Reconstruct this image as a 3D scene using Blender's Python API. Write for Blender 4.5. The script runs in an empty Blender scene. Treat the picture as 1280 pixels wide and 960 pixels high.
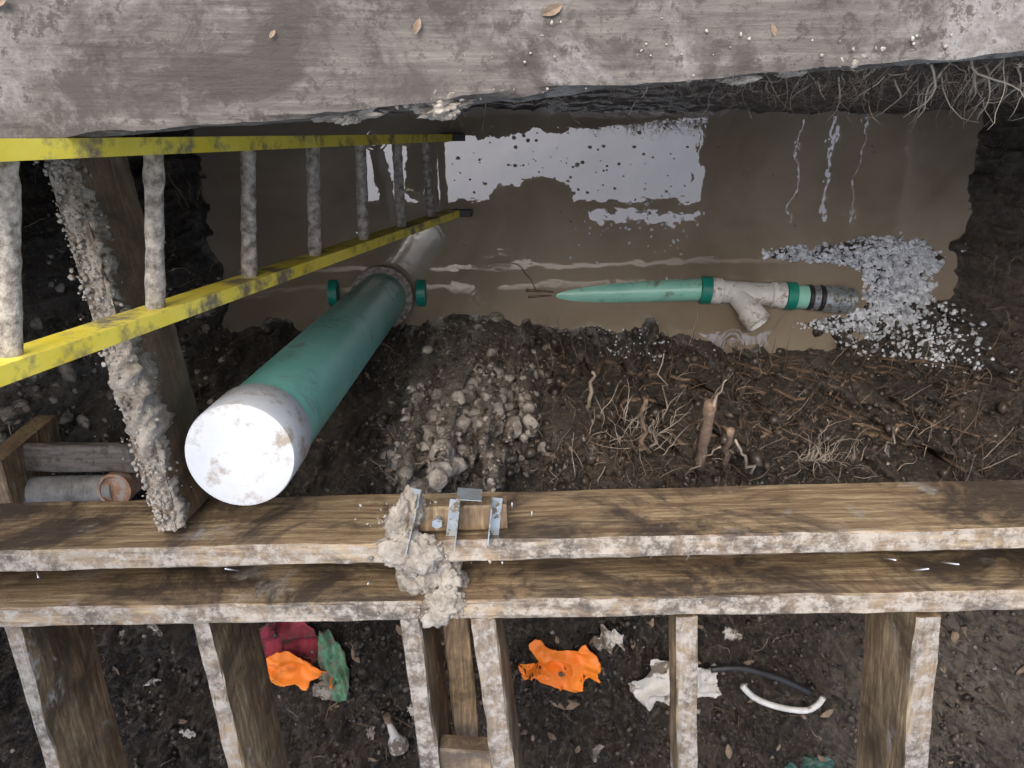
import bpy, math, random, bmesh
import numpy as np
from mathutils import Vector, Matrix, noise as mnoise
random.seed(7); rng=np.random.default_rng(7)
S=bpy.context.scene
# ---------------- materials ----------------
def newmat(name):
    m=bpy.data.materials.new(name); m.use_nodes=True
    nt=m.node_tree; b=nt.nodes['Principled BSDF']; return m,nt,b
def coords(nt,scale=(1,1,1)):
    tc=nt.nodes.new('ShaderNodeTexCoord'); mp=nt.nodes.new('ShaderNodeMapping')
    mp.inputs['Scale'].default_value=scale
    nt.links.new(tc.outputs['Object'],mp.inputs[0]); return mp.outputs[0]
def noise(nt,co,sc,det=4,rough=.6,dist=0):
    n=nt.nodes.new('ShaderNodeTexNoise'); n.inputs['Scale'].default_value=sc
    n.inputs['Detail'].default_value=det; n.inputs['Roughness'].default_value=rough
    n.inputs['Distortion'].default_value=dist
    nt.links.new(co,n.inputs['Vector']); return n.outputs['Fac']
def ramp(nt,fac,stops):
    r=nt.nodes.new('ShaderNodeValToRGB'); e=r.color_ramp.elements
    while len(e)<len(stops): e.new(.5)
    for i,(p,c) in enumerate(stops):
        e[i].position=p
        e[i].color=(c,c,c,1) if isinstance(c,(int,float)) else (*c,1)
    nt.links.new(fac,r.inputs[0]); return r.outputs[0]
def mix(nt,fac,a,b):
    m=nt.nodes.new('ShaderNodeMix'); m.data_type='RGBA'
    for s,v in ((m.inputs[0],fac),(m.inputs[6],a),(m.inputs[7],b)):
        if hasattr(v,'links') or hasattr(v,'node'): nt.links.new(v,s)
        else: s.default_value=v if isinstance(v,(int,float)) else (*v,1)
    return m.outputs[2]
def math_(nt,op,a,b,clamp=True):
    m=nt.nodes.new('ShaderNodeMath'); m.operation=op; m.use_clamp=clamp
    for s,v in ((m.inputs[0],a),(m.inputs[1],b)):
        if isinstance(v,(int,float)): s.default_value=v
        else: nt.links.new(v,s)
    return m.outputs[0]
def bump(nt,b,h,st,dist=.01):
    bp=nt.nodes.new('ShaderNodeBump'); bp.inputs['Strength'].default_value=st; bp.inputs['Distance'].default_value=dist
    nt.links.new(h,bp.inputs['Height']); nt.links.new(bp.outputs[0],b.inputs['Normal'])
def simple(name,c1,c2,sc=8,rough=.6,metal=0,bst=.3,bd=.003,dirt=None,dthr=.55,dsc=14,lo=.35,hi=.65,bsc=6,dw=.07):
    m,nt,b=newmat(name); co=coords(nt)
    col=ramp(nt,noise(nt,co,sc,4,.65),[(lo,c1),(hi,c2)])
    if dirt:
        d=ramp(nt,noise(nt,co,dsc,5,.72),[(dthr,0.),(dthr+dw,1.)])
        col=mix(nt,d,col,dirt)
        nt.links.new(ramp(nt,d,[(0,rough),(1,.9)]),b.inputs['Roughness'])
    else: b.inputs['Roughness'].default_value=rough
    nt.links.new(col,b.inputs['Base Color']); b.inputs['Metallic'].default_value=metal
    if bst>0: bump(nt,b,noise(nt,co,sc*bsc,3,.7),bst,bd)
    return m
def wood(name,scale,cols,stain,mud,top=.85,mthr=.6,rough=.55,stthr=(.42,.62),msc=7,mw=.06,gd=.6,stsc=3.2,speck=0,gs=6):
    m,nt,b=newmat(name); co=coords(nt,scale); cw=coords(nt)
    g=noise(nt,co,gs,5,.68,gd)
    col=ramp(nt,g,[(.3,cols[0]),(.5,cols[1]),(.7,cols[2])])
    st=ramp(nt,noise(nt,cw,stsc,6,.74,.8),[(stthr[0],0.),(stthr[1],.9)])
    col=mix(nt,st,col,stain)
    md=ramp(nt,noise(nt,cw,msc,6,.75,.3),[(mthr,0.),(mthr+mw,.9)])
    geo=nt.nodes.new('ShaderNodeNewGeometry'); sx=nt.nodes.new('ShaderNodeSeparateXYZ')
    nt.links.new(geo.outputs['True Normal'],sx.inputs[0])
    fine=noise(nt,cw,34,5,.78)
    if top>0:
        tz=math_(nt,'MULTIPLY',ramp(nt,sx.outputs[2],[(.6,0.),(.8,1.)]),top)
        tz=math_(nt,'MULTIPLY',tz,ramp(nt,fine,[(.42,.12),(.57,1.)]))
        fac=math_(nt,'MAXIMUM',md,tz)
    else: fac=md
    mudc=ramp(nt,fine,[(.34,tuple(x*.42 for x in mud)),(.60,mud)])
    col=mix(nt,fac,col,mudc)
    if speck: col=mix(nt,ramp(nt,fine,[(.52,0.),(.60,speck)]),col,(.035,.027,.020))
    nt.links.new(col,b.inputs['Base Color'])
    nt.links.new(ramp(nt,fac,[(0,rough),(1,.95)]),b.inputs['Roughness'])
    h=math_(nt,'ADD',math_(nt,'MULTIPLY',g,.4),math_(nt,'MULTIPLY',fine,.6))
    bump(nt,b,h,.8,.007)
    return m
W1=((.085,.050,.028),(.20,.135,.075),(.38,.295,.17))
M_wx=wood('lumber_long',(1,14,14),W1,(.045,.033,.025),(.31,.275,.23),.95,.58,.5,(.46,.57),4,.10,.4)
M_wy=wood('lumber_cross',(14,1,14),W1,(.045,.032,.02),(.30,.27,.235),.95,.59,.5,(.42,.58))
M_wbare=wood('lumber_bare',(14,1,14),W1,(.06,.04,.024),(.3,.26,.2),0,.66)
M_wmud=wood('lumber_crusted',(14,1,14),((.085,.055,.034),(.17,.115,.07),(.25,.18,.12)),(.05,.035,.022),(.34,.30,.25),1,.6)
M_plank=wood('timber_mat',(1,15,3),((.042,.034,.027),(.080,.068,.057),(.135,.118,.10)),(.030,.022,.017),(.235,.22,.205),0,.55,.75,(.46,.58),4.0,.13,.25,4.5,.85,5)
M_skyblock=simple('sky_blocker_wood',(.12,.08,.045),(.25,.18,.11),5,.9,0,0)  # for the added, unseen sky blockers overhead
M_crust=simple('dried_mud',(.15,.127,.10),(.34,.305,.255),26,.95,0,.9,.006,bsc=4)
M_clod=simple('soil_clod',(.014,.010,.008),(.075,.057,.043),9,.4,0,.6,.004)
M_clodm=simple('brown_clod',(.045,.036,.027),(.15,.12,.093),12,.8,0,.6,.004)
M_clodp=simple('pale_clod',(.12,.10,.082),(.36,.32,.27),30,.95,0,.8,.006,bsc=3)
M_gravel=simple('gravel_stone',(.22,.23,.24),(.68,.70,.73),30,.6,0,0,lo=.3,hi=.62)
M_root=simple('root_bark',(.045,.028,.018),(.18,.12,.075),12,.8,0,0)
M_rootp=simple('pale_root',(.17,.13,.09),(.44,.36,.27),12,.8,0,0)
M_yel=simple('yellow_fibreglass',(.62,.48,.035),(.74,.61,.09),6,.5,0,.2,.001,dirt=(.16,.13,.08),dthr=.49,dsc=9,dw=.14)
M_rung=simple('muddy_rung',(.11,.09,.07),(.40,.36,.30),55,.85,0,.9,.004,bsc=3)
M_teal=simple('green_pvc',(.12,.37,.31),(.20,.46,.40),4,.32,0,.1,.001,dirt=(.15,.15,.12),dthr=.55,dsc=7,dw=.2)
M_mint=simple('mint_pvc',(.20,.48,.37),(.30,.60,.48),4,.35,0,.1,.001,dirt=(.15,.13,.09),dthr=.56,dsc=12,dw=.14)
M_collar=simple('dark_green_pvc',(.005,.17,.12),(.012,.26,.19),8,.4,0,.1,.001,dirt=(.12,.1,.07),dthr=.62,dsc=20)
M_cap=simple('white_pvc',(.42,.43,.44),(.52,.53,.54),6,.6,0,.15,.001,dirt=(.28,.24,.19),dthr=.51,dsc=12,dw=.14)
M_captop=simple('white_pvc_muddy',(.20,.18,.155),(.32,.305,.285),11,.75,0,.6,.004,dirt=(.145,.112,.082),dthr=.48,dsc=16,dw=.10)
M_wye=simple('white_fitting',(.50,.48,.43),(.70,.69,.66),9,.45,0,.15,.001,dirt=(.30,.24,.17),dthr=.54,dsc=22,dw=.1)
M_steel=simple('galvanised_steel',(.32,.36,.38),(.48,.53,.55),18,.4,.7,.2,.001,dirt=(.20,.17,.13),dthr=.52,dsc=40)
M_nail=simple('nail_steel',(.6,.6,.62),(.7,.7,.72),10,.35,.5,0)
M_rubber=simple('rubber',(.012,.012,.012),(.03,.03,.03),10,.5,0,0)
M_orange=simple('orange_rubber',(.80,.18,.012),(.92,.27,.02),5,.5,0,.2,.004,dirt=(.30,.10,.02),dthr=.60,dsc=9,dw=.16)
M_red=simple('red_cloth',(.12,.014,.02),(.30,.035,.055),20,.9,0,.6,.004,dirt=(.06,.04,.03),dthr=.54,dsc=18)
M_green=simple('green_cloth',(.04,.13,.06),(.14,.27,.16),20,.9,0,.6,.004,dirt=(.14,.12,.09),dthr=.50,dsc=18)
M_paper=simple('dirty_paper',(.40,.37,.32),(.60,.57,.52),15,.8,0,.4,.004,dirt=(.14,.11,.08),dthr=.50,dsc=12)
M_leaf=simple('dead_leaf',(.10,.065,.04),(.24,.17,.11),25,.8,0,0)
M_rust=simple('rusty_cap',(.17,.085,.045),(.31,.17,.10),25,.8,0,.4,.003,dirt=(.25,.23,.2),dthr=.52,dsc=30)
M_hosegrey=simple('grey_pipe',(.17,.16,.15),(.34,.33,.31),20,.8,0,.4,.003)
def terrain_mat():
    m,nt,b=newmat('wet_soil'); co=coords(nt)
    col=ramp(nt,noise(nt,co,2.2,5,.7,.4),[(.36,(.014,.010,.008)),(.50,(.036,.028,.021)),(.66,(.085,.062,.043))])
    f=noise(nt,co,42,5,.78)
    col=mix(nt,ramp(nt,f,[(.50,0.),(.66,1.)]),col,(.14,.115,.088))
    at=nt.nodes.new('ShaderNodeAttribute'); at.attribute_name='pale'
    pn=math_(nt,'MULTIPLY',at.outputs['Fac'],ramp(nt,noise(nt,co,22,5,.75),[(.36,0.),(.56,1.)]))
    col=mix(nt,pn,col,(.27,.235,.19))
    nt.links.new(col,b.inputs['Base Color'])
    nt.links.new(ramp(nt,noise(nt,co,9,2),[(.44,.14),(.62,.8)]),b.inputs['Roughness'])
    bump(nt,b,f,1.,.022)
    return m
M_soil=terrain_mat()
def water_mat():
    m,nt,b=newmat('muddy_water'); co=coords(nt)
    col=ramp(nt,noise(nt,co,1.3,4,.6,.8),[(.35,(.175,.138,.095)),(.65,(.275,.225,.165))])
    nt.links.new(col,b.inputs['Base Color'])
    b.inputs['Roughness'].default_value=.01; b.inputs['IOR'].default_value=1.9
    h=math_(nt,'ADD',math_(nt,'MULTIPLY',noise(nt,co,5,2,.5),.7),math_(nt,'MULTIPLY',noise(nt,co,22,2,.5),.08))
    vo=nt.nodes.new('ShaderNodeTexVoronoi'); vo.inputs['Scale'].default_value=3.2; nt.links.new(co,vo.inputs['Vector'])
    dd=vo.outputs['Distance']
    s=math_(nt,'SINE',math_(nt,'MULTIPLY',dd,110.,False),0.,False)
    fade=ramp(nt,dd,[(.05,.12),(.18,0.)])
    h=math_(nt,'ADD',h,math_(nt,'MULTIPLY',s,fade,False),False)
    bump(nt,b,h,.15,.012)
    return m
M_water=water_mat()
# ---------------- mesh helpers ----------------
def mkobj(name,verts,faces,mat,smooth=False,parent=None):
    me=bpy.data.meshes.new(name); me.from_pydata([tuple(v) for v in verts],[],faces); me.update()
    if smooth: me.polygons.foreach_set('use_smooth',[True]*len(me.polygons))
    me.materials.append(mat)
    o=bpy.data.objects.new(name,me); S.collection.objects.link(o)
    if parent: o.parent=parent
    return o
def empty(name):
    o=bpy.data.objects.new(name,None); o.empty_display_size=.05; S.collection.objects.link(o); return o
def h2(ix,iy,seed):
    n=(ix*374761393+iy*668265263+seed*1442695041)&0xffffffff
    n=((n^(n>>13))*1274126177)&0xffffffff
    return ((n^(n>>16))&0xffff)/65535.
def vn(x,y,seed=0):
    x=np.asarray(x,float);y=np.asarray(y,float)
    ix=np.floor(x).astype(np.int64);iy=np.floor(y).astype(np.int64);fx=x-ix;fy=y-iy
    fx=fx*fx*(3-2*fx);fy=fy*fy*(3-2*fy)
    a=h2(ix,iy,seed);b=h2(ix+1,iy,seed);c=h2(ix,iy+1,seed);d=h2(ix+1,iy+1,seed)
    return (a*(1-fx)+b*fx)*(1-fy)+(c*(1-fx)+d*fx)*fy
def fbm(x,y,f,o=4,seed=0):
    x=np.asarray(x,float);y=np.asarray(y,float)
    r=0;a=1;t=0
    for i in range(o):
        r=r+a*(vn(x*f+i*17.3,y*f-i*9.1,seed+i)-.5);t+=a;a*=.55;f*=2.03
    return r/t*2
def ss(t): t=np.clip(t,0,1); return t*t*(3-2*t)
def bumpf(x,y,cx,cy,rx,ry,p=1.): 
    return np.exp(-(((x-cx)/rx)**2+((y-cy)/ry)**2)**p)
WX=[-2.2,-1.5,-1.18,-.8,-.42,0,.35,.56,.85,1.08,1.35,1.6,1.83,2.3]
WY=[-.56,-.60,-.72,-.76,-.76,-.74,-.74,-.76,-.80,-.835,-.83,-.80,-.66,-.5]
def height(x,y):
    x=np.asarray(x,float);y=np.asarray(y,float)
    n1=fbm(x,y,4,4,1); n2=fbm(x,y,15,4,5); n3=fbm(x,y,46,3,9)
    top=2.12*ss((y-.125-.015*n1-.02*n2)/.05)
    r=x-1.84-.05*n1-.06*n2
    right=np.where(r>0,1.2*ss(r/.5)+.9*ss((r-.4)/.4),0)
    l=-1.27-x+.10*n1+.06*n2
    left=np.where(l>0,1.0*ss(l/.38)+1.1*ss((l-.75)/.4),0)
    yw=np.interp(x,WX,WY)
    d=yw-y+.06*n1+.07*n2
    bot=.98*ss((d+.02)/.50)**.8+1.12*ss((-2.75-y)/.3)
    z=np.maximum(np.maximum(top,right),np.maximum(left,bot))
    inb=ss(z/.12)*(1-ss((z-1.8)/.3)*.7)
    z=z+inb*(.12*n1+.15*np.abs(n2)+.05*n2+.055*n3)
    z=z+.62*bumpf(x,y,-.19,-.90,.25,.145,1.6)*(1+.45*n2+.30*n3)
    z=z+.22*bumpf(x,y,-1.47,-.62,.22,.18,1.4)*(1+.4*n2)
    z=z+.14*bumpf(x,y,.9,-1.0,.9,.05)*(1+.5*n1)
    z=z+.10*bumpf(x,y,1.25,-.92,.5,.045)
    z=z-.09*(1-ss(z/.1))
    gr=.135*bumpf(x,y,1.65,-.58,.21,.23,1.0)+.105*bumpf(x,y,1.30,-.44,.40,.07,1.)+.10*bumpf(x,y,1.35,-.75,.38,.05)
    z=z+gr*(1+.5*n2)
    return z
# ---------------- ground ----------------
def axis(a,b,step,far):
    core=np.arange(a,b+1e-6,step); g=[];s=step;p=core[-1]
    while p<far: s*=1.35;p+=s;g.append(p)
    g2=[];s=step;p=core[0]
    while p>-far: s*=1.35;p-=s;g2.append(p)
    return np.concatenate([np.array(g2[::-1]),core,np.array(g)])
ax=axis(-2.0,2.3,.0085,80); ay=axis(-2.3,.3,.0085,80)
X,Y=np.meshgrid(ax,ay); Z=height(X,Y)
def HV(x,y):
    x=np.asarray(x,float);y=np.asarray(y,float)
    i=np.clip(np.searchsorted(ax,x)-1,0,len(ax)-2); j=np.clip(np.searchsorted(ay,y)-1,0,len(ay)-2)
    fx=np.clip((x-ax[i])/(ax[i+1]-ax[i]),0,1); fy=np.clip((y-ay[j])/(ay[j+1]-ay[j]),0,1)
    return (Z[j,i]*(1-fx)+Z[j,i+1]*fx)*(1-fy)+(Z[j+1,i]*(1-fx)+Z[j+1,i+1]*fx)*fy
H=lambda x,y: float(HV(x,y))
nx,ny=len(ax),len(ay)
V=np.stack([X.ravel(),Y.ravel(),Z.ravel()],1)
i=np.arange(nx*ny).reshape(ny,nx)
F=np.stack([i[:-1,:-1].ravel(),i[:-1,1:].ravel(),i[1:,1:].ravel(),i[1:,:-1].ravel()],1)
me=bpy.data.meshes.new('ground')
me.vertices.add(len(V)); me.vertices.foreach_set('co',V.ravel())
me.loops.add(F.size); me.loops.foreach_set('vertex_index',F.ravel())
me.polygons.add(len(F)); me.polygons.foreach_set('loop_start',np.arange(0,F.size,4)); me.polygons.foreach_set('loop_total',np.full(len(F),4))
me.polygons.foreach_set('use_smooth',np.ones(len(F),bool)); me.update(); me.validate()
pale=1.2*bumpf(X,Y,-.17,-.92,.27,.17,1.5)+.9*bumpf(X,Y,-1.5,-.72,.25,.25)+.45*ss((X-.95)/.3)*ss((-1.3-Y)/.3)+.3*ss(Y/.2)*ss((X-.2)/.2)+.25*ss((X-1.8)/.2)
pa=me.attributes.new('pale','FLOAT','POINT'); pa.data.foreach_set('value',np.clip(pale,0,1).ravel())
me.materials.append(M_soil)
g=bpy.data.objects.new('ground',me); S.collection.objects.link(g)
mkobj('muddy_water',[(-1.9,-1.1,0),(2.2,-1.1,0),(2.2,.2,0),(-1.9,.2,0)],[(0,1,2,3)],M_water)
# ---------------- boards ----------------
def board(name,p0,p1,w,h,mat,n=60,jit=.002,parent=None,seed=0):
    p0=Vector(p0);p1=Vector(p1);L=(p1-p0);ln=L.length;L.normalize()
    side=L.cross(Vector((0,0,1))).normalized(); up=side.cross(L).normalized()
    b=.004
    prof=np.array([(-w/2+b,0),(-w/4,0),(0,0),(w/4,0),(w/2-b,0),(w/2,-b),(w/2,-h/3),(w/2,-2*h/3),(w/2,-h+b),(w/2-b,-h),(0,-h),(-w/2+b,-h),(-w/2,-h+b),(-w/2,-2*h/3),(-w/2,-h/3),(-w/2,-b)])
    k=len(prof); t=np.linspace(0,1,n+1)
    T,J=np.meshgrid(t*ln,np.arange(k),indexing='ij')
    sd=prof[None,:,0]+fbm(T*9,J*1.7,1,4,seed+3)*jit
    ud=prof[None,:,1]+fbm(T*11,J*1.3+50,1,4,seed+8)*jit
    P=np.array(p0)[None,None]+np.array(L)[None,None]*T[...,None]+np.array(side)*sd[...,None]+np.array(up)*ud[...,None]
    fs=[]
    for a in range(n):
        for j in range(k):
            fs.append((a*k+j,a*k+(j+1)%k,(a+1)*k+(j+1)%k,(a+1)*k+j))
    fs.append(tuple(range(k))[::-1]); fs.append(tuple(n*k+j for j in range(k)))
    return mkobj(name,P.reshape(-1,3).tolist(),fs,mat,False,parent)
def wy1(x): return -.786+.0257*x
def wy2(x): return -.922+.0195*x
board('shoring_waler',(-2.35,wy1(-2.35),1.95),(2.45,wy1(2.45),1.95),.046,.24,M_wx,260,.004,seed=1)
board('shoring_waler',(-2.35,wy2(-2.35),1.95),(2.45,wy2(2.45),1.95),.046,.24,M_wx,260,.004,seed=2)
board('timber_plank',(-2.6,.240-.0857*2.6,2.2),(2.6,.240+.0857*2.6,2.2),.35,.06,M_plank,300,.014,seed=3)
board('trench_strut',(-.865,.10,1.86),(-.712,-.766,1.9),.046,.24,M_wmud,60,.006,seed=4)
for k,(x0,x1,w,hh) in enumerate([(-1.052,-1.0,.032,.235),(-.651,-.585,.036,.235),(-.214,-.16,.044,.235),(-.062,.015,.050,.235),(.366,.41,.044,.09),(.872,.92,.054,.235)]):
    board('cross_brace',(x0,-.947,1.94),(x0+(x1-x0)*(1.75/.36)*.55,-2.75,1.94),w,hh,M_wy,80,.005,seed=10+k)
board('spacer_block',(-.165,-1.33,1.925),(-.045,-1.34,1.925),.075,.05,M_wbare,8,.003,seed=30)
board('filler_board',(-.135,-.95,1.80),(-.10,-1.6,1.76),.06,.02,M_wbare,20,.003,seed=31)
board('weathered_plank',(-1.75,-.90,1.17),(-1.10,-.885,1.22),.085,.03,M_plank,20,.006,seed=33)
board('timber_post',(-1.475,-1.02,1.28),(-1.475,-.86,1.30),.06,.3,M_wbare,8,.004,seed=34)
sc=empty('unseen_sky_blockers')  # added out of view to shape the sky patch reflected in the water
for nm,y0,xa,xb,w,z in [('sky_blocker_front_1',-.545,-3.3,1.72,.085,4.2),('sky_blocker_front_2',-.84,-3.3,4.6,.30,4.2),('sky_blocker_front_3',-1.12,-3.3,4.6,.30,4.255),('sky_blocker_front_4',-1.40,-3.3,4.6,.30,4.2),('sky_blocker_front_5',-1.66,-3.3,4.6,.26,4.255)]:  # invented boards, keep sky out of the near water reflection
    board(nm,(xa,y0,z),(xb,y0,z),w,.05,M_skyblock,10,.002,sc)
board('sky_blocker_gap_1',(-3.3,-.64,4.255),(.72,-.64,4.255),.14,.04,M_skyblock,6,.002,sc)  # added board, closes part of the sky gap in the reflection
for k in range(9):
    xx=1.86+k*.29
    board('sky_blocker_right_%d'%k,(xx,-.70,4.14),(xx,.95,4.14),.25 if k in (3,4) else .284,.04,M_skyblock,6,.002,sc)  # invented, cuts the sky reflection at right, narrow gaps leave bars
for k in range(5): board('sky_blocker_left_%d'%k,(-1.5-k*.28,-.62,4.14-.045*(k%2)),(-1.5-k*.28,.95,4.14-.045*(k%2)),.30,.04,M_skyblock,6,.002,sc)  # added unseen boards, cut the sky reflection at left
# ---------------- lathe ----------------
def frame(d):
    d=d.normalized(); a=Vector((0,0,1)) if abs(d.z)<.9 else Vector((1,0,0))
    u=d.cross(a).normalized(); return d,u,d.cross(u).normalized()
def lathe(name,p0,p1,prof,mat,seg=40,parent=None,smooth=True,capends=True):
    p0=Vector(p0);p1=Vector(p1);d,u,v=frame(p1-p0);vs=[];fs=[]
    for t,r in prof:
        for k in range(seg):
            a=2*math.pi*k/seg; vs.append(p0+d*t+(u*math.cos(a)+v*math.sin(a))*r)
    for a in range(len(prof)-1):
        for k in range(seg):
            fs.append((a*seg+k,a*seg+(k+1)%seg,(a+1)*seg+(k+1)%seg,(a+1)*seg+k))
    if capends:
        fs.append(tuple(range(seg))[::-1]); fs.append(tuple((len(prof)-1)*seg+k for k in range(seg)))
    o=mkobj(name,vs,fs,mat,smooth,parent)
    if smooth:
        bm=o.modifiers.new('es','EDGE_SPLIT'); bm.split_angle=math.radians(35)
    return o
rp=empty('sewer_riser_pipe')
b0=Vector((-.550,-.622,-.12));t0=Vector((-.551,-.604,1.80))
ln=(t0-b0).length
lathe('pipe',b0,t0,[(0,.105),(.3,.105),(.9,.105),(ln,.105)],M_teal,56,rp)
lathe('cap_side',t0-Vector((0,0,.05)),t0+Vector((0,0,.1)),[(0,.1095),(.004,.112),(.135,.112),(.142,.110),(.144,.104)],M_cap,64,rp)
lathe('cap_top',t0+Vector((0,0,.085)),t0+Vector((0,0,.2)),[(0,.104),(.006,.103),(.008,.098),(.003,.094),(.002,.085),(.0055,.03),(.006,.004)],M_captop,64,rp)
lathe('hub',b0,t0,[(.05,.12),(.145,.122),(.155,.132),(.19,.132),(.195,.124),(.196,.107)],M_rung,56,rp)
lathe('tee_run',(-1.35,-.62,-.055),(-.40,-.612,-.055),[(0,.045),(.95,.045)],M_teal,32,rp)
lathe('tee_collar_left',(-.785,-.613,-.012),(-.74,-.613,-.012),[(0,.05),(.003,.06),(.04,.06),(.043,.045)],M_collar,36,rp)
lathe('tee_collar_right',(-.41,-.613,-.012),(-.365,-.613,-.012),[(0,.05),(.003,.06),(.04,.06),(.043,.03)],M_collar,36,rp)
wp=empty('sewer_wye_pipe')
a=Vector((.14,-.628,-.052));b=Vector((.82,-.594,.015))
lathe('lateral_pipe',a,b,[(0,.047),(.3,.047),((b-a).length,.047)],M_mint,40,wp)
a=Vector((.80,-.594,.018));b=Vector((1.30,-.628,.03))
lathe('collar_west',a,b,[(0,.048),(.002,.060),(.045,.060),(.048,.05)],M_collar,40,wp)
lathe('wye_body',a,b,[(.046,.054),(.06,.056),(.09,.056),(.095,.048),(.30,.048),(.305,.056),(.36,.056),(.362,.05)],M_wye,40,wp)
lathe('collar_east',a,b,[(.362,.05),(.364,.060),(.405,.060),(.408,.05)],M_collar,40,wp)
lathe('stub_pipe',a,b,[(.40,.05),(.455,.05)],M_mint,40,wp)
c=a+(b-a).normalized()*.455
lathe('rubber_coupling',c,c+(b-a),[(0,.049),(.003,.054),(.018,.054),(.022,.051),(.05,.051),(.053,.055),(.066,.055),(.070,.05)],M_rubber,40,wp)
lathe('band_clamp',c,c+(b-a),[(.0655,.05),(.068,.057),(.17,.057),(.174,.052),(.20,.052),(.202,.03)],M_steel,40,wp)
lathe('band_ring_1',c,c+(b-a),[(.020,.0515),(.022,.0545),(.046,.0545),(.048,.0515)],M_steel,40,wp)
d0=a+(b-a).normalized()*.15
lathe('wye_branch',d0,d0+Vector((.10,-.135,.11)),[(0,.044),(.10,.046),(.102,.054),(.172,.055),(.175,.046),(.14,.043)],M_wye,40,wp,True,False)
lathe('branch_plug',d0,d0+Vector((.10,-.135,.11)),[(.150,.005),(.152,.044)],M_rung,32,wp,True,False)
# ---------------- ladder ----------------
ld=empty('extension_ladder')
R1=(Vector((-.247,.026,-.08)),Vector((-.745,-.012,2.62)))
R2=(Vector((-.220,-.272,-.08)),Vector((-.800,-.312,2.62)))
def chan(name,P0,P1,out):
    L=(P1-P0).normalized(); N=L.cross(Vector((0,1,0)));N.normalize()
    if N.x<0: N=-N
    O=Vector((0,out,0)); dpt=.066; fl=.028; t=.005
    prof=[(-dpt/2,0),(dpt/2,0),(dpt/2,fl),(dpt/2-t,fl),(dpt/2-t,t),(-dpt/2+t,t),(-dpt/2+t,fl),(-dpt/2,fl)]
    vs=[];fs=[];n=40;k=8
    for a in range(n+1):
        c=P0.lerp(P1,a/n)
        for x,y in prof: vs.append(c+N*x+O*(y))
    for a in range(n):
        for j in range(k): fs.append((a*k+j,a*k+(j+1)%k,(a+1)*k+(j+1)%k,(a+1)*k+j))
    fs.append(tuple(range(k)));fs.append(tuple(n*k+j for j in range(k)))
    return mkobj(name,vs,fs,M_yel,False,ld)
chan('rail_upper',R1[0]-Vector((0,.014,0)),R1[1]-Vector((0,.014,0)),1)
chan('rail_lower',R2[0]+Vector((0,.014,0)),R2[1]+Vector((0,.014,0)),-1)
for k in range(7):
    z=.317+.327*k; 
    def at(R): 
        t=(z-R[0].z)/(R[1].z-R[0].z); return R[0].lerp(R[1],t)
    p=at(R1);q=at(R2); L=(q-p).length
    lathe('rung_%d'%(k+1),p,q,[(0,.0145)]+[(L*j/20,.0150+.0035*random.random()) for j in range(1,20)]+[(L,.0145)],M_rung,14,ld)
for nm,p in (('foot_upper',R1[0]),('foot_lower',R2[0])):
    board(nm,p+Vector((-.03,0,.13)),p+Vector((.05,0,.14)),.03,.06,M_rubber,2,0,ld)
# ---------------- stones / clods ----------------
def ico(sub=1):
    bm=bmesh.new(); bmesh.ops.create_icosphere(bm,subdivisions=sub,radius=1)
    v=np.array([x.co[:] for x in bm.verts]); f=np.array([[y.index for y in x.verts] for x in bm.faces]); bm.free(); return v,f
ICO={1:ico(1),2:ico(2)}
def blobs(name,pts,mat,sub=1,flat=(.6,1.),rough=.22,parent=None,smooth=False):
    bv,bf=ICO[sub]; P=np.array(pts); n=len(P); m=len(bv)
    s=rng.uniform(flat[0],flat[1],(n,1,3))*P[:,3][:,None,None]
    Q,_=np.linalg.qr(rng.normal(size=(n,3,3)))
    v=bv[None]*(1+rng.uniform(-rough,rough,(n,m,1)))*s
    v=np.einsum('nmi,nji->nmj',v,Q)+P[:,None,:3]
    Fc=(bf[None]+(np.arange(n)*m)[:,None,None]).reshape(-1,3); Vv=v.reshape(-1,3)
    me=bpy.data.meshes.new(name)
    me.vertices.add(len(Vv)); me.vertices.foreach_set('co',Vv.ravel())
    me.loops.add(Fc.size); me.loops.foreach_set('vertex_index',Fc.ravel())
    me.polygons.add(len(Fc)); me.polygons.foreach_set('loop_start',np.arange(0,Fc.size,3)); me.polygons.foreach_set('loop_total',np.full(len(Fc),3))
    if smooth: me.polygons.foreach_set('use_smooth',np.ones(len(Fc),bool))
    me.update(); me.materials.append(mat)
    o=bpy.data.objects.new(name,me); S.collection.objects.link(o)
    if parent: o.parent=parent
    return o
def scatter(n,box,rmin,rmax,dens=None,p=3,dz=.3,zmin=-.01):
    x=rng.uniform(box[0],box[1],n);y=rng.uniform(box[2],box[3],n)
    if dens is not None:
        k=rng.uniform(size=n)<dens(x,y); x=x[k];y=y[k]
    z=HV(x,y); k=z>zmin; x=x[k];y=y[k];z=z[k]
    r=rmin+(rmax-rmin)*rng.uniform(size=len(x))**p
    return list(zip(x,y,z+r*dz,r))
blobs('soil_clods',scatter(11000,(-1.95,2.25,-2.3,-.5),.003,.020,lambda x,y:.2+.8*(vn(x*5,y*5,77)>.5))
   +scatter(500,(-.5,2.2,-1.2,-.75),.015,.035,None,2,0),M_clod,1,(.5,1.),.3)
blobs('brown_clods',scatter(5000,(-1.95,2.25,-2.3,-.5),.003,.015,lambda x,y:.1+.9*(vn(x*4,y*4,99)>.6))
   +scatter(4000,(-.6,.25,-1.2,-.68),.002,.014,lambda x,y:bumpf(x,y,-.17,-.93,.28,.19,1.4)),M_clodm,1,(.5,1.),.3)
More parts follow.
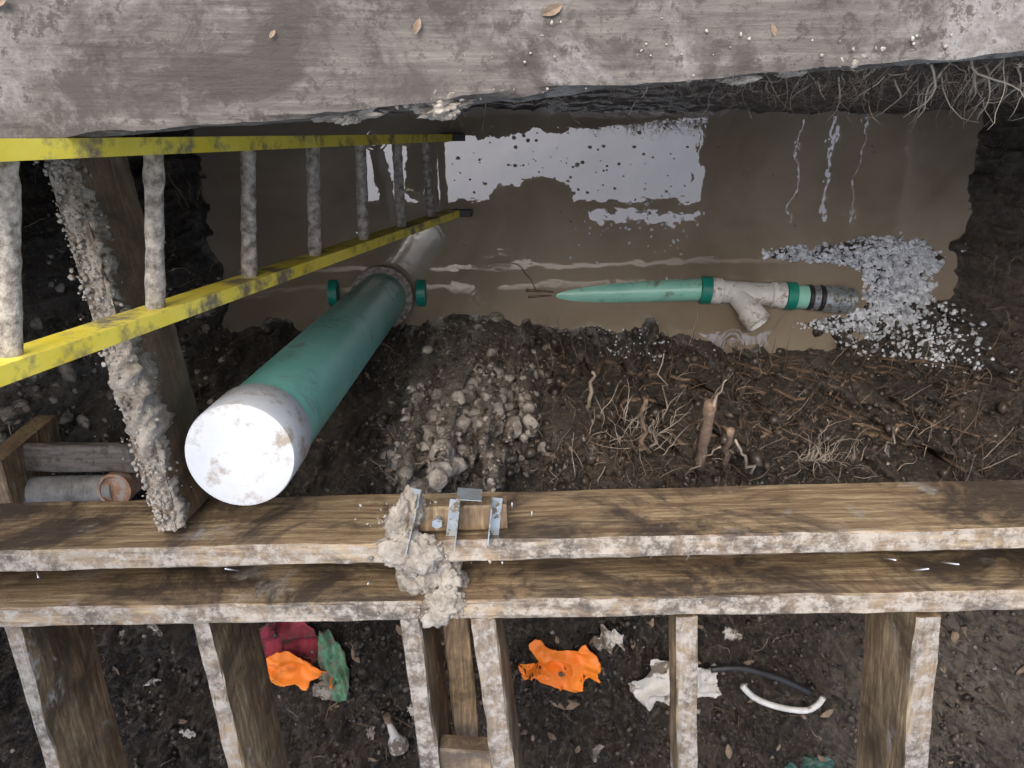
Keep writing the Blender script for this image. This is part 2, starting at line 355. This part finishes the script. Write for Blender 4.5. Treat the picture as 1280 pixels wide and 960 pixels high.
blobs('clay_lumps',scatter(1000,(-.55,.2,-1.12,-.70),.012,.045,lambda x,y:bumpf(x,y,-.13,-.90,.22,.15,1.4)*(.25+.75*(vn(x*9,y*9,31)>.45)),2.2,-.25)
   +scatter(260,(-1.9,-1.1,-1.05,-.3),.015,.045,lambda x,y:bumpf(x,y,-1.5,-.72,.3,.28),2,-.2),M_clodp,2,(.55,1.),.20)
blobs('pale_clods',scatter(6500,(-.55,.2,-1.15,-.68),.0015,.011,lambda x,y:bumpf(x,y,-.15,-.93,.24,.17,1.4)*(.2+.8*(vn(x*14,y*14,8)>.42)))
   +scatter(3000,(-1.9,-1.0,-1.15,-.2),.003,.018,lambda x,y:bumpf(x,y,-1.5,-.72,.3,.28))
   +scatter(1500,(-1.95,2.25,-2.3,-.9),.002,.012),M_clodp,1,(.5,1.),.35)
blobs('gravel',scatter(9500,(1.30,1.88,-.86,-.22),.005,.018,lambda x,y:bumpf(x,y,1.65,-.57,.20,.22,1.3),1.7,.3,-.022)
   +scatter(5600,(.75,1.75,-.62,-.28),.004,.016,lambda x,y:bumpf(x,y,1.28,-.44,.42,.10,1.1),1.7,.3,-.034)
   +scatter(2600,(.95,1.8,-.86,-.68),.004,.015,lambda x,y:bumpf(x,y,1.42,-.76,.34,.07,1.2),1.7,.3,-.03)
   +scatter(200,(.35,.9,-.84,-.72),.004,.010,None,1.7)
   +[(x,y,.0,r) for x,y,r in zip(rng.normal(.55,.14,60),rng.normal(-.33,.07,60),rng.uniform(.004,.012,60))],M_gravel,1,(.45,1.),.3)
P0=Vector((-.865,.10,1.845));P1=Vector((-.712,-.766,1.885))
Lc=(P1-P0); ll=Lc.length; Ld=Lc.normalized(); sdv=Ld.cross(Vector((0,0,1))).normalized(); 
na,nb=420,30; vs=[];fs=[]
for a_ in range(na+1):
    t=a_/na; w=.70+.75*float(vn(t*8,3.3,4))
    for b_ in range(nb):
        th=2*math.pi*b_/nb
        q=P0+Ld*(ll*t)
        n_=mnoise.fractal(Vector((q.x*30,q.y*30+math.cos(th)*1.1,math.sin(th)*1.1)),.9,2.1,4)
        n2_=mnoise.fractal(Vector((q.x*90,q.y*90+math.cos(th)*3,math.sin(th)*3)),.8,2.1,3)
        r=(.021*w)*(1+.5*n_)+.005*n2_
        vs.append(q+sdv*(r*math.cos(th)*1.05)*1+Vector((0,0,1))*(r*math.sin(th)*(1.0 if math.sin(th)>0 else 3.2))+sdv*(-.006))
for a_ in range(na):
    for b_ in range(nb): fs.append((a_*nb+b_,a_*nb+(b_+1)%nb,(a_+1)*nb+(b_+1)%nb,(a_+1)*nb+b_))
sh=mkobj('mud_crust',vs,fs,M_crust,True)
cr=[]
for k in range(900):
    t=random.random(); q=P0.lerp(P1,t)
    ox=random.gauss(0,.017); dz=.02-abs(random.gauss(0,.04)) if abs(ox)>.023 else random.uniform(.015,.03)
    cr.append((q.x+ox,q.y,q.z+dz,.002+.006*random.random()**2))
blobs('mud_crumbs',cr,M_crust,1,(.5,1.),.3,sh)
def lump(name,c,rad,rot=0,amp=.35,sub=5,fr=14,parent=None,mat=None):
    bm=bmesh.new(); bmesh.ops.create_icosphere(bm,subdivisions=sub,radius=1)
    vs=[];
    for v in bm.verts:
        p=Vector((v.co.x*rad[0],v.co.y*rad[1],v.co.z*rad[2]))
        n=mnoise.fractal((p+Vector(c))*fr,.9,2.1,5)+.35*mnoise.fractal((p+Vector(c))*fr*5,.8,2.1,3)
        p=p*(1+amp*n)
        vs.append(Vector(c)+Matrix.Rotation(rot,3,'Z')@p)
    fs=[tuple(y.index for y in f.verts) for f in bm.faces]; bm.free()
    return mkobj(name,vs,fs,mat or M_crust,True,parent)
lump('sky_blocker_lump',(.20,-.50,4.26),(.36,.16,.07),0,.25,4,4,sc,M_skyblock)  # invented unseen lump, makes a dark notch in the reflected sky
cm=empty('mud_crust')
lump('spill_on_first_waler',(-.205,-.79,1.945),(.055,.048,.028),.1,.6,5,16,cm)
lump('spill_in_gap',(-.165,-.865,1.90),(.055,.07,.05),.2,.6,5,16,cm)
lump('spill_on_second_waler',(-.145,-.915,1.945),(.05,.042,.022),0,.6,5,16,cm)
lump('spill_on_shelf',(-.215,-.735,1.915),(.03,.055,.05),-.25,.6,5,20,cm)
cr=[]
for k in range(420):
    t=random.random()**.8; y=-.69-.25*t; x=-.215+.08*t+random.gauss(0,.045)
    on=abs(y-wy1(x))<.025 or abs(y-wy2(x))<.025
    if not on and y<-.76: continue
    cr.append((x,y,1.953 if on else 1.915,.0015+.005*random.random()**2))
blobs('spill_crumbs',cr,M_crust,1,(.5,1.),.3,cm)
cr=[]
for k in range(900):
    x=random.uniform(-1.2,1.2); y=.065+.0857*x+random.random()*.30
    if float(vn(x*4,y*9,21))>.5: cr.append((x,y,2.203,.001+.0035*random.random()**3))
for k in range(260):
    x=random.gauss(random.choice([-.72,-.15,-.08,.33,.45]),.06); y=.066+.0857*x+abs(random.gauss(0,.010)); cr.append((x,y,2.192,.002+.007*random.random()**2))
pc=blobs('plank_crumbs',cr,M_clodp,1,(.4,1.),.3)
for k,(x,r) in enumerate([(-.235,.024),(-.10,.026),(.33,.015),(.40,.012)]):
    lump('edge_mud_%d'%k,(x,.064+.0857*x,2.165),(r*1.6,r*.6,r*1.0),.1,.9,5,30,pc)
# ---------------- roots ----------------
def tubes(name,paths,mat,seg=4,parent=None):
    vs=[];fs=[]
    for pts,rads in paths:
        base=len(vs); n=len(pts)
        for i,(p,r) in enumerate(zip(pts,rads)):
            d=(pts[min(i+1,n-1)]-pts[max(i-1,0)])
            if d.length<1e-6: d=Vector((0,0,1))
            _,u,v=frame(d)
            for k in range(seg):
                a=2*math.pi*k/seg; vs.append(p+(u*math.cos(a)+v*math.sin(a))*r)
        for i in range(n-1):
            for k in range(seg):
                fs.append((base+i*seg+k,base+i*seg+(k+1)%seg,base+(i+1)*seg+(k+1)%seg,base+(i+1)*seg+k))
        fs.append(tuple(base+k for k in range(seg))[::-1]);fs.append(tuple(base+(n-1)*seg+k for k in range(seg)))
    return mkobj(name,vs,fs,mat,True,parent)
def wander(p,d,L,r,n=8,curl=.35,grav=0):
    pts=[Vector(p)];d=Vector(d).normalized();rr=[r]
    for i in range(n):
        d=(d+Vector((random.gauss(0,curl),random.gauss(0,curl),random.gauss(0,curl)-grav))).normalized()
        pts.append(pts[-1]+d*(L/n)); rr.append(r*(1-.7*(i+1)/n))
    return pts,rr
dark=[];pl=[]
def rootsat(n,box,Lr,rr,dirf,lst,curl=.35,grav=0):
    for k in range(n):
        x=random.uniform(box[0],box[1]);y=random.uniform(box[2],box[3]);z=H(x,y)
        if z<.03: continue
        lst.append(wander((x,y,z-.004),dirf(),random.uniform(*Lr),random.uniform(*rr),8,curl,grav))
up=lambda: Vector((random.gauss(0,.6),random.gauss(.3,.6),random.uniform(.3,1)))
spike=lambda: Vector((random.gauss(0,.35),random.uniform(.5,1.2),random.uniform(.4,1)))
rootsat(360,(.1,2.1,-1.15,-.80),(.04,.2),(.0008,.0022),up,dark)
rootsat(280,(.1,2.1,-1.15,-.82),(.08,.24),(.0012,.0030),spike,dark,.11)
rootsat(150,(.1,1.9,-1.15,-.82),(.06,.20),(.0010,.0026),spike,pl,.11)
rootsat(110,(.1,1.9,-1.15,-.78),(.03,.14),(.0008,.0018),up,pl)
rootsat(110,(-.5,.15,-1.1,-.74),(.03,.12),(.0008,.0016),up,pl)
rootsat(120,(-.5,.15,-1.0,-.74),(.05,.16),(.0008,.0018),spike,dark,.15)
rootsat(260,(-1.8,-.6,-1.0,.05),(.05,.2),(.0008,.002),up,dark,.4)
rootsat(150,(-1.8,-.62,-1.0,.0),(.06,.22),(.0008,.0018),up,pl,.25)
rootsat(200,(1.85,2.2,-1.0,.1),(.05,.2),(.0008,.0018),up,dark)
rootsat(90,(1.82,2.2,-1.0,.1),(.05,.2),(.0008,.0018),up,pl)
rootsat(200,(-1.6,2.0,-2.2,-1.0),(.03,.12),(.0006,.0014),up,pl,.5)
for k in range(560):
    x=random.uniform(-.15,1.3)
    if random.random()>.5: x=random.uniform(.5,1.3)
    z=random.uniform(1.2,2.1); y=.125-random.random()*.01
    lst=dark if random.random()<.55 else pl
    lst.append(wander((x,y+.01,z),(random.gauss(0,.7),-1,random.gauss(-.3,.4)),random.uniform(.03,.13),random.uniform(.0005,.0015),8,.35,.1))
for k in range(40):
    x=random.uniform(.62,1.1); pl.append(wander((x,.13,random.uniform(1.6,2.05)),(random.gauss(.2,.5),-1,-.4),random.uniform(.06,.15),random.uniform(.0015,.003),8,.2,.1))
for k in range(34):
    x=random.uniform(.1,1.6);y=random.uniform(-1.05,-.84);L=random.uniform(.2,.7);r=random.uniform(.003,.014);pts=[];rr=[]
    for i in range(16):
        xx=x+L*i/15; yy=y+.03*float(fbm(xx,k*3.,4,2,3)); pts.append(Vector((xx,yy,H(xx,yy)+.2*r))); rr.append(r*(1-.5*i/15))
    dark.append((pts,rr))
def stub(lst,base,tip,r0,r1,curl=.008):
    b=Vector(base);t=Vector(tip);pts=[];rr=[]
    for i in range(9):
        p=b.lerp(t,i/8)+Vector((random.gauss(0,curl),random.gauss(0,curl),0))*(1 if 0<i<8 else 0); pts.append(p); rr.append((r0+(r1-r0)*i/8)*random.uniform(.85,1.15))
    lst.append((pts,rr))
big=[]
stub(big,(.62,-1.02,.95),(.575,-.72,1.20),.014,.019,.002)
stub(pl,(.575,-.74,1.20),(.61,-.64,1.22),.007,.002,.003)
stub(big,(.70,-1.02,.95),(.645,-.81,1.18),.008,.011,.003)
stub(pl,(.78,-1.03,.98),(.67,-.85,1.15),.006,.004); stub(pl,(.56,-1.03,1.0),(.62,-.86,1.18),.004,.003)
stub(big,(.43,-1.0,.85),(.425,-.77,1.0),.009,.006,.008); stub(pl,(.49,-1.02,.8),(.45,-.84,1.0),.007,.004,.01)
stub(pl,(.285,-.95,.6),(.28,-.76,.72),.009,.006,.008); stub(pl,(.54,-.95,.7),(.50,-.66,.85),.004,.002,.012)
stub(pl,(1.0,-1.02,.9),(.98,-.82,1.05),.004,.002,.01);stub(pl,(1.25,-1.0,.9),(1.2,-.85,1.05),.004,.002,.01)
for k in range(46): pl.append(wander((.42+random.gauss(0,.06),-.95+random.gauss(0,.05),.85),spike(),random.uniform(.06,.2),.0020,9,.2))
for k in range(44): pl.append(wander((1.02+random.gauss(0,.05),-1.0,.95),spike(),random.uniform(.06,.18),.0014,9,.3))
tubes('roots',dark,M_root); tubes('pale_roots',pl,M_rootp)
tubes('broken_roots',big,simple('broken_root',(.10,.062,.04),(.28,.19,.125),40,.8,0,.8,.004),9)
tw=[wander((.10,-.60,0),(-.3,.6,.6),.28,.0022,12,.25),wander((.06,-.60,.0),(1,-.12,.08),.12,.007,5,.03),wander((.07,-.63,.0),(1,.12,.08),.10,.006,5,.03)]
tubes('twig',tw,M_root)
st_=[]
for k in range(60):
    x=random.uniform(-1.5,1.8);y=random.uniform(-2.2,-1.1);a=random.random()*6.28;L=random.uniform(.03,.12)
    st_.append(([Vector((x,y,H(x,y)+.012)),Vector((x+L*math.cos(a),y+L*math.sin(a),H(x+L*math.cos(a),y+L*math.sin(a))+.014))],[.003*random.random()+.001]*2))
tubes('sticks',st_,M_root,5)
# ---------------- crumpled sheets ----------------
def inpoly(x,y,P):
    c=False;j=len(P)-1
    for i in range(len(P)):
        if (P[i][1]>y)!=(P[j][1]>y) and x<(P[j][0]-P[i][0])*(y-P[i][1])/(P[j][1]-P[i][1])+P[i][0]: c=not c
        j=i
    return c
def smoothpoly(P,it=2):
    for _ in range(it):
        Q=[]
        for i in range(len(P)):
            a=P[i];b=P[(i+1)%len(P)]
            Q+=[(a[0]*.75+b[0]*.25,a[1]*.75+b[1]*.25),(a[0]*.25+b[0]*.75,a[1]*.25+b[1]*.75)]
        P=Q
    return P
def sheet(name,cx,cy,sx,sy,poly,mat,amp=.03,f=3,rot=0,seed=0,step=.028,z0=None,lift=.01):
    poly=smoothpoly(poly,1)
    N=int(2/step); base=H(cx,cy) if z0 is None else z0
    aa=np.arange(N+1); U,Vv=np.meshgrid(-1+aa*step,-1+aa*step,indexing='ij')
    u2=U+.04*fbm(U*3,Vv*3,1,2,seed+40);v2=Vv+.04*fbm(U*3,Vv*3,1,2,seed+60)
    x=u2*sx;y=v2*sy; xr=cx+x*math.cos(rot)-y*math.sin(rot);yr=cy+x*math.sin(rot)+y*math.cos(rot)
    n=fbm(U,Vv,f,2,seed); rd=1-np.abs(fbm(U*1.3+5,Vv*1.3,f*.7,2,seed+9))*2
    z=np.maximum(base+lift+amp*(.5*n+.7*rd),HV(xr,yr)+.003)
    idx={};vs=[];fs=[]
    def vid(a,b):
        if (a,b) not in idx: idx[(a,b)]=len(vs); vs.append((float(xr[a,b]),float(yr[a,b]),float(z[a,b])))
        return idx[(a,b)]
    for a in range(N):
        for b in range(N):
            if inpoly(-1+(a+.5)*step,-1+(b+.5)*step,poly): fs.append((vid(a,b),vid(a+1,b),vid(a+1,b+1),vid(a,b+1)))
    o=mkobj(name,vs,fs,mat,True); s=o.modifiers.new('s','SOLIDIFY'); s.thickness=.0015; return o
glove=[(-.95,-.1),(-.75,.2),(-.45,.15),(-.55,.45),(-.75,.75),(-.5,.95),(-.25,.65),(-.05,.5),(.3,.5),(.55,.8),(.7,.5),(.98,.05),(.8,-.3),(.95,-.45),(.6,-.5),(.45,-.95),(.1,-.75),(-.25,-.6),(-.6,-.45),(-.85,-.4)]
glove2=[(-.95,-.5),(-.7,.1),(-.5,.7),(-.1,.9),(.3,.6),(.95,.0),(.9,-.35),(.4,-.2),(.35,-.6),(.0,-.3),(-.3,-.6),(-.5,-.3),(-.8,-.75)]
blob8=[(-.9,-.2),(-.7,.5),(-.2,.9),(.4,.8),(.9,.4),(.85,-.3),(.4,-.8),(-.3,-.9)]
rag=[(-.9,-.3),(-.95,.2),(-.5,.3),(-.45,.85),(0,.6),(.3,.95),(.5,.4),(.9,.5),(.8,0),(.95,-.6),(.4,-.5),(.1,-.95),(-.3,-.5),(-.6,-.8)]
sheet('rubber_glove',.165,-1.725,.155,.118,glove,M_orange,.034,2.0,0,3,.02,lift=.05)
sheet('rubber_glove',-.735,-1.70,.155,.105,glove2,M_orange,.034,2.0,-.15,8,.02,lift=.10)
sheet('red_rag',-.76,-1.62,.12,.13,blob8,M_red,.045,1.8,0,12,lift=.04)
sheet('green_rag',-.60,-1.68,.055,.17,blob8,M_green,.045,1.8,.15,15,lift=.04)
sheet('grey_rag',-.63,-1.80,.075,.05,blob8,M_clodp,.03,2,.2,18,lift=.05)
sheet('paper_scrap',.325,-1.59,.055,.06,rag,M_paper,.03,2,0,21,lift=.03)
sheet('torn_plastic_bag',.56,-1.77,.17,.13,rag,M_paper,.035,2.2,.1,25,.02,lift=.04)
for k,(x,y) in enumerate([(-1.33,-1.62),(-1.28,-1.83),(-.35,-1.9),(-.05,-1.72),(-1.15,-2.0),(1.35,-1.98),(-.5,-2.0),(.75,-1.6),(-.9,-2.05),(.3,-2.05),(-1.2,-1.55)]):
    sheet('paper_scrap',x,y,random.uniform(.015,.045),random.uniform(.012,.03),rag,M_paper if k%3 else M_clodp,.015,3,random.random()*3,30+k,step=.1)
leafp=[(-1,0),(-.5,.35),(0,.45),(.5,.3),(1,0),(.5,-.35),(0,-.45),(-.5,-.3)]
lv=[];lf=[]
LP=[(1.56,-1.62,.055,.2),(.18,-1.885,.06,.1),(1.3,-1.88,.03,1),(1.1,-1.9,.03,.4),(1.36,-2.05,.035,2.),(-.35,-1.66,.03,1),(-.9,-1.9,.05,.7)]+[(random.uniform(-1.5,1.8),random.uniform(-2.2,-1.1),random.uniform(.012,.035),random.random()*6) for _ in range(100)]+[(random.uniform(-.8,1.6),random.uniform(-1.1,-.85),random.uniform(.008,.02),random.random()*6) for _ in range(60)]
LPL=[(.055,.175,.016,.4),(-.70,.185,.014,.2),(-.13,.155,.012,1.3),(-.33,.145,.007,1.),(.36,.15,.009,2.)]
for j,(x,y,r,a) in enumerate(LP+LPL):
    b=len(lv); z=(2.206 if j>=len(LP) else H(x,y)+.012)
    tz=random.uniform(-.3,.3)
    for u,v in [(0,0)]+leafp:
        xr=u*math.cos(a)-v*math.sin(a);yr=u*math.sin(a)+v*math.cos(a)
        lv.append((x+xr*r,y+yr*r,z+r*(.35*abs(v)+tz*u)+random.uniform(0,.1)*r))
    for i in range(8): lf.append((b,b+1+i,b+1+(i+1)%8))
mkobj('dead_leaves',lv,lf,M_leaf)
sv=[];sf=[]
for k in range(170):
    if k<120: x=random.gauss(.25,.30);y=random.gauss(-.05,.12)
    else: x=random.uniform(-.3,1.7);y=random.uniform(-.5,.1)
    if y>.08: continue
    r=.003+.009*random.random()**2.5; b=len(sv); sv.append((x,y,.003))
    for i in range(9):
        a=i/9*6.283; q=r*random.uniform(.75,1.1); sv.append((x+q*math.cos(a),y+q*math.sin(a)*.8,.0008))
    for i in range(9): sf.append((b,b+1+i,b+1+(i+1)%9))
mkobj('floating_scum',sv,sf,simple('scum',(.10,.075,.05),(.25,.20,.14),30,.4,0,0))
# ---------------- small items ----------------
def arc(pts,n=8):
    out=[]
    P=[Vector(p) for p in pts]; P=[P[0]]+P+[P[-1]]
    for i in range(1,len(P)-2):
        for k in range(n):
            t=k/n;a,b_,c_,d_=P[i-1],P[i],P[i+1],P[i+2]
            out.append(.5*((2*b_)+(c_-a)*t+(2*a-5*b_+4*c_-d_)*t*t+(3*b_-a-3*c_+d_)*t**3))
    out.append(P[-1]); return out
p=arc([(.66,-1.67,1.13),(.76,-1.665,1.13),(.88,-1.70,1.13),(1.0,-1.765,1.12)]); tubes('black_hose',[(p,[.011]*len(p))],M_rubber,10)
p=arc([(.77,-1.735,1.13),(.82,-1.79,1.12),(.90,-1.825,1.12),(.99,-1.84,1.12),(1.03,-1.82,1.12),(1.045,-1.78,1.13)]); tubes('white_conduit',[(p,[.0105]*len(p))],M_wye,12)
cg=empty('corrugated_pipe')
pr=[]
for i in range(34):
    pr+=[(i*.012,.034),(i*.012+.006,.042)]
lathe('hose',(-1.58,-1.01,1.17),(-1.18,-.985,1.20),pr,M_hosegrey,28,cg)
lathe('rust_cap',(-1.17,-.985,1.12),(-1.17,-.975,1.24),[(0,.045),(.08,.045),(.082,.05),(.118,.05),(.12,.042),(.11,.040)],M_rust,32,cg)
bt=empty('plastic_bottle')
lathe('bottle_body',(-.43,-1.93,H(-.43,-1.93)+.05),(-.40,-2.06,H(-.4,-2.06)+.06),[(0,.008),(.03,.012),(.07,.016),(.10,.034),(.13,.036),(.134,.02)],M_paper,24,bt)
lathe('bottle_neck',(-.43,-1.93,H(-.43,-1.93)+.05),(-.44,-1.88,H(-.43,-1.93)+.05),[(0,.013),(.03,.013),(.031,.006)],M_leaf,20,bt)
sheet('green_tarp_scrap',1.05,-2.13,.11,.07,blob8,simple('green_tarp',(.012,.04,.03),(.03,.085,.06),12,.5,0,.4,.003),.02,2,.2,50,lift=.03)
def bracket(name,x,y,z,length,rot,w=.022,h=.055,flip=1):
    t=.002; P=[(-w,0),(0,0),(0,h),(-t,h),(-t,t),(-w,t)]; P=[(a*flip,b) for a,b in P]
    vs=[]
    for s in (0,1):
        for a,b in P:
            lx,ly=a,(s-.5)*length
            vs.append((x+lx*math.cos(rot)-ly*math.sin(rot),y+lx*math.sin(rot)+ly*math.cos(rot),z+b))
    fs=[(i,(i+1)%6,6+(i+1)%6,6+i) for i in range(6)]+[(5,4,3,2,1,0),(6,7,8,9,10,11)]
    return mkobj(name,vs,fs,M_steel)
jh=empty('joist_hanger')
for k,(x,y,z,L,r,f) in enumerate([(-.195,-.722,1.925,.12,-.25,1),(-.108,-.728,1.925,.085,-.12,1),(-.045,-.722,1.925,.085,-.10,-1),(-.085,-.672,1.90,.05,1.5,1)]):
    o=bracket('flange_%d'%k,x,y,z,L,r,flip=f); o.parent=jh
lathe('bolt',(-.150,-.727,1.90),(-.150,-.727,1.95),[(0,.006),(.045,.006),(.046,.012),(.05,.011)],M_steel,6,jh,False)
bl=board('bracket_shelf',(-.24,-.737,1.92),(-.01,-.727,1.92),.055,.05,M_wbare,8,.002,jh)
nl=[]
for (x,y,dx,dy) in [(-.62,-.845,0,.03),(-.575,-.86,-.01,.03),(-.55,-.835,-.01,.03),(.29,-.83,.002,.045),(.365,-.835,.0,.05),(.31,-.755,-.03,-.01),(.78,-.83,0,.02),(.84,-.86,.01,.03),(-.02,-.845,0,.03),(-1.,-.86,.03,.01),(-.30,-.885,.004,.02),(.9,-.84,.01,.02)]:
    nl.append(([Vector((x,y,1.90)),Vector((x+dx,y+dy,1.945))],[.0017,.0017]))
for (x,y) in [(.04,-.71),(-.03,-.70),(.0,-.69)]:
    nl.append(([Vector((x,y-.03,1.90)),Vector((x,y,1.93))],[.0013,.0013]))
tubes('nails',nl,M_nail,8)
# ---------------- light, world, camera ----------------
w=bpy.data.worlds.new('World'); S.world=w; w.use_nodes=True; nt=w.node_tree
sky=nt.nodes.new('ShaderNodeTexSky'); sky.sky_type='NISHITA'; sky.sun_disc=False
EL=math.radians(62); AZ=math.radians(-25)
sky.sun_elevation=EL; sky.sun_rotation=AZ; sky.air_density=1.; sky.dust_density=4.; sky.ozone_density=1.
hs=nt.nodes.new('ShaderNodeHueSaturation'); hs.inputs['Saturation'].default_value=.7; hs.inputs['Value'].default_value=3.7
nt.links.new(sky.outputs[0],hs.inputs['Color']); nt.links.new(hs.outputs[0],nt.nodes['Background'].inputs[0])
nt.nodes['Background'].inputs[1].default_value=.15
ld_=bpy.data.lights.new('sun','SUN'); ld_.energy=1.0; ld_.angle=math.radians(30); ld_.color=(1,.98,.96)
so=bpy.data.objects.new('sun',ld_); S.collection.objects.link(so)
d=Vector((math.sin(AZ)*math.cos(EL),math.cos(AZ)*math.cos(EL),math.sin(EL)))
so.rotation_euler=(-d).to_track_quat('-Z','Y').to_euler(); so.location=(0,0,8)
cam=bpy.data.cameras.new('camera'); cam.lens=28.125; cam.sensor_width=36; cam.clip_start=.02; cam.clip_end=500
co=bpy.data.objects.new('camera',cam); S.collection.objects.link(co)
co.location=(0,0,3.4); co.rotation_euler=(-math.atan(.3),0,0)
S.camera=co
S.view_settings.view_transform='Standard'; S.view_settings.look='None'; S.view_settings.exposure=0
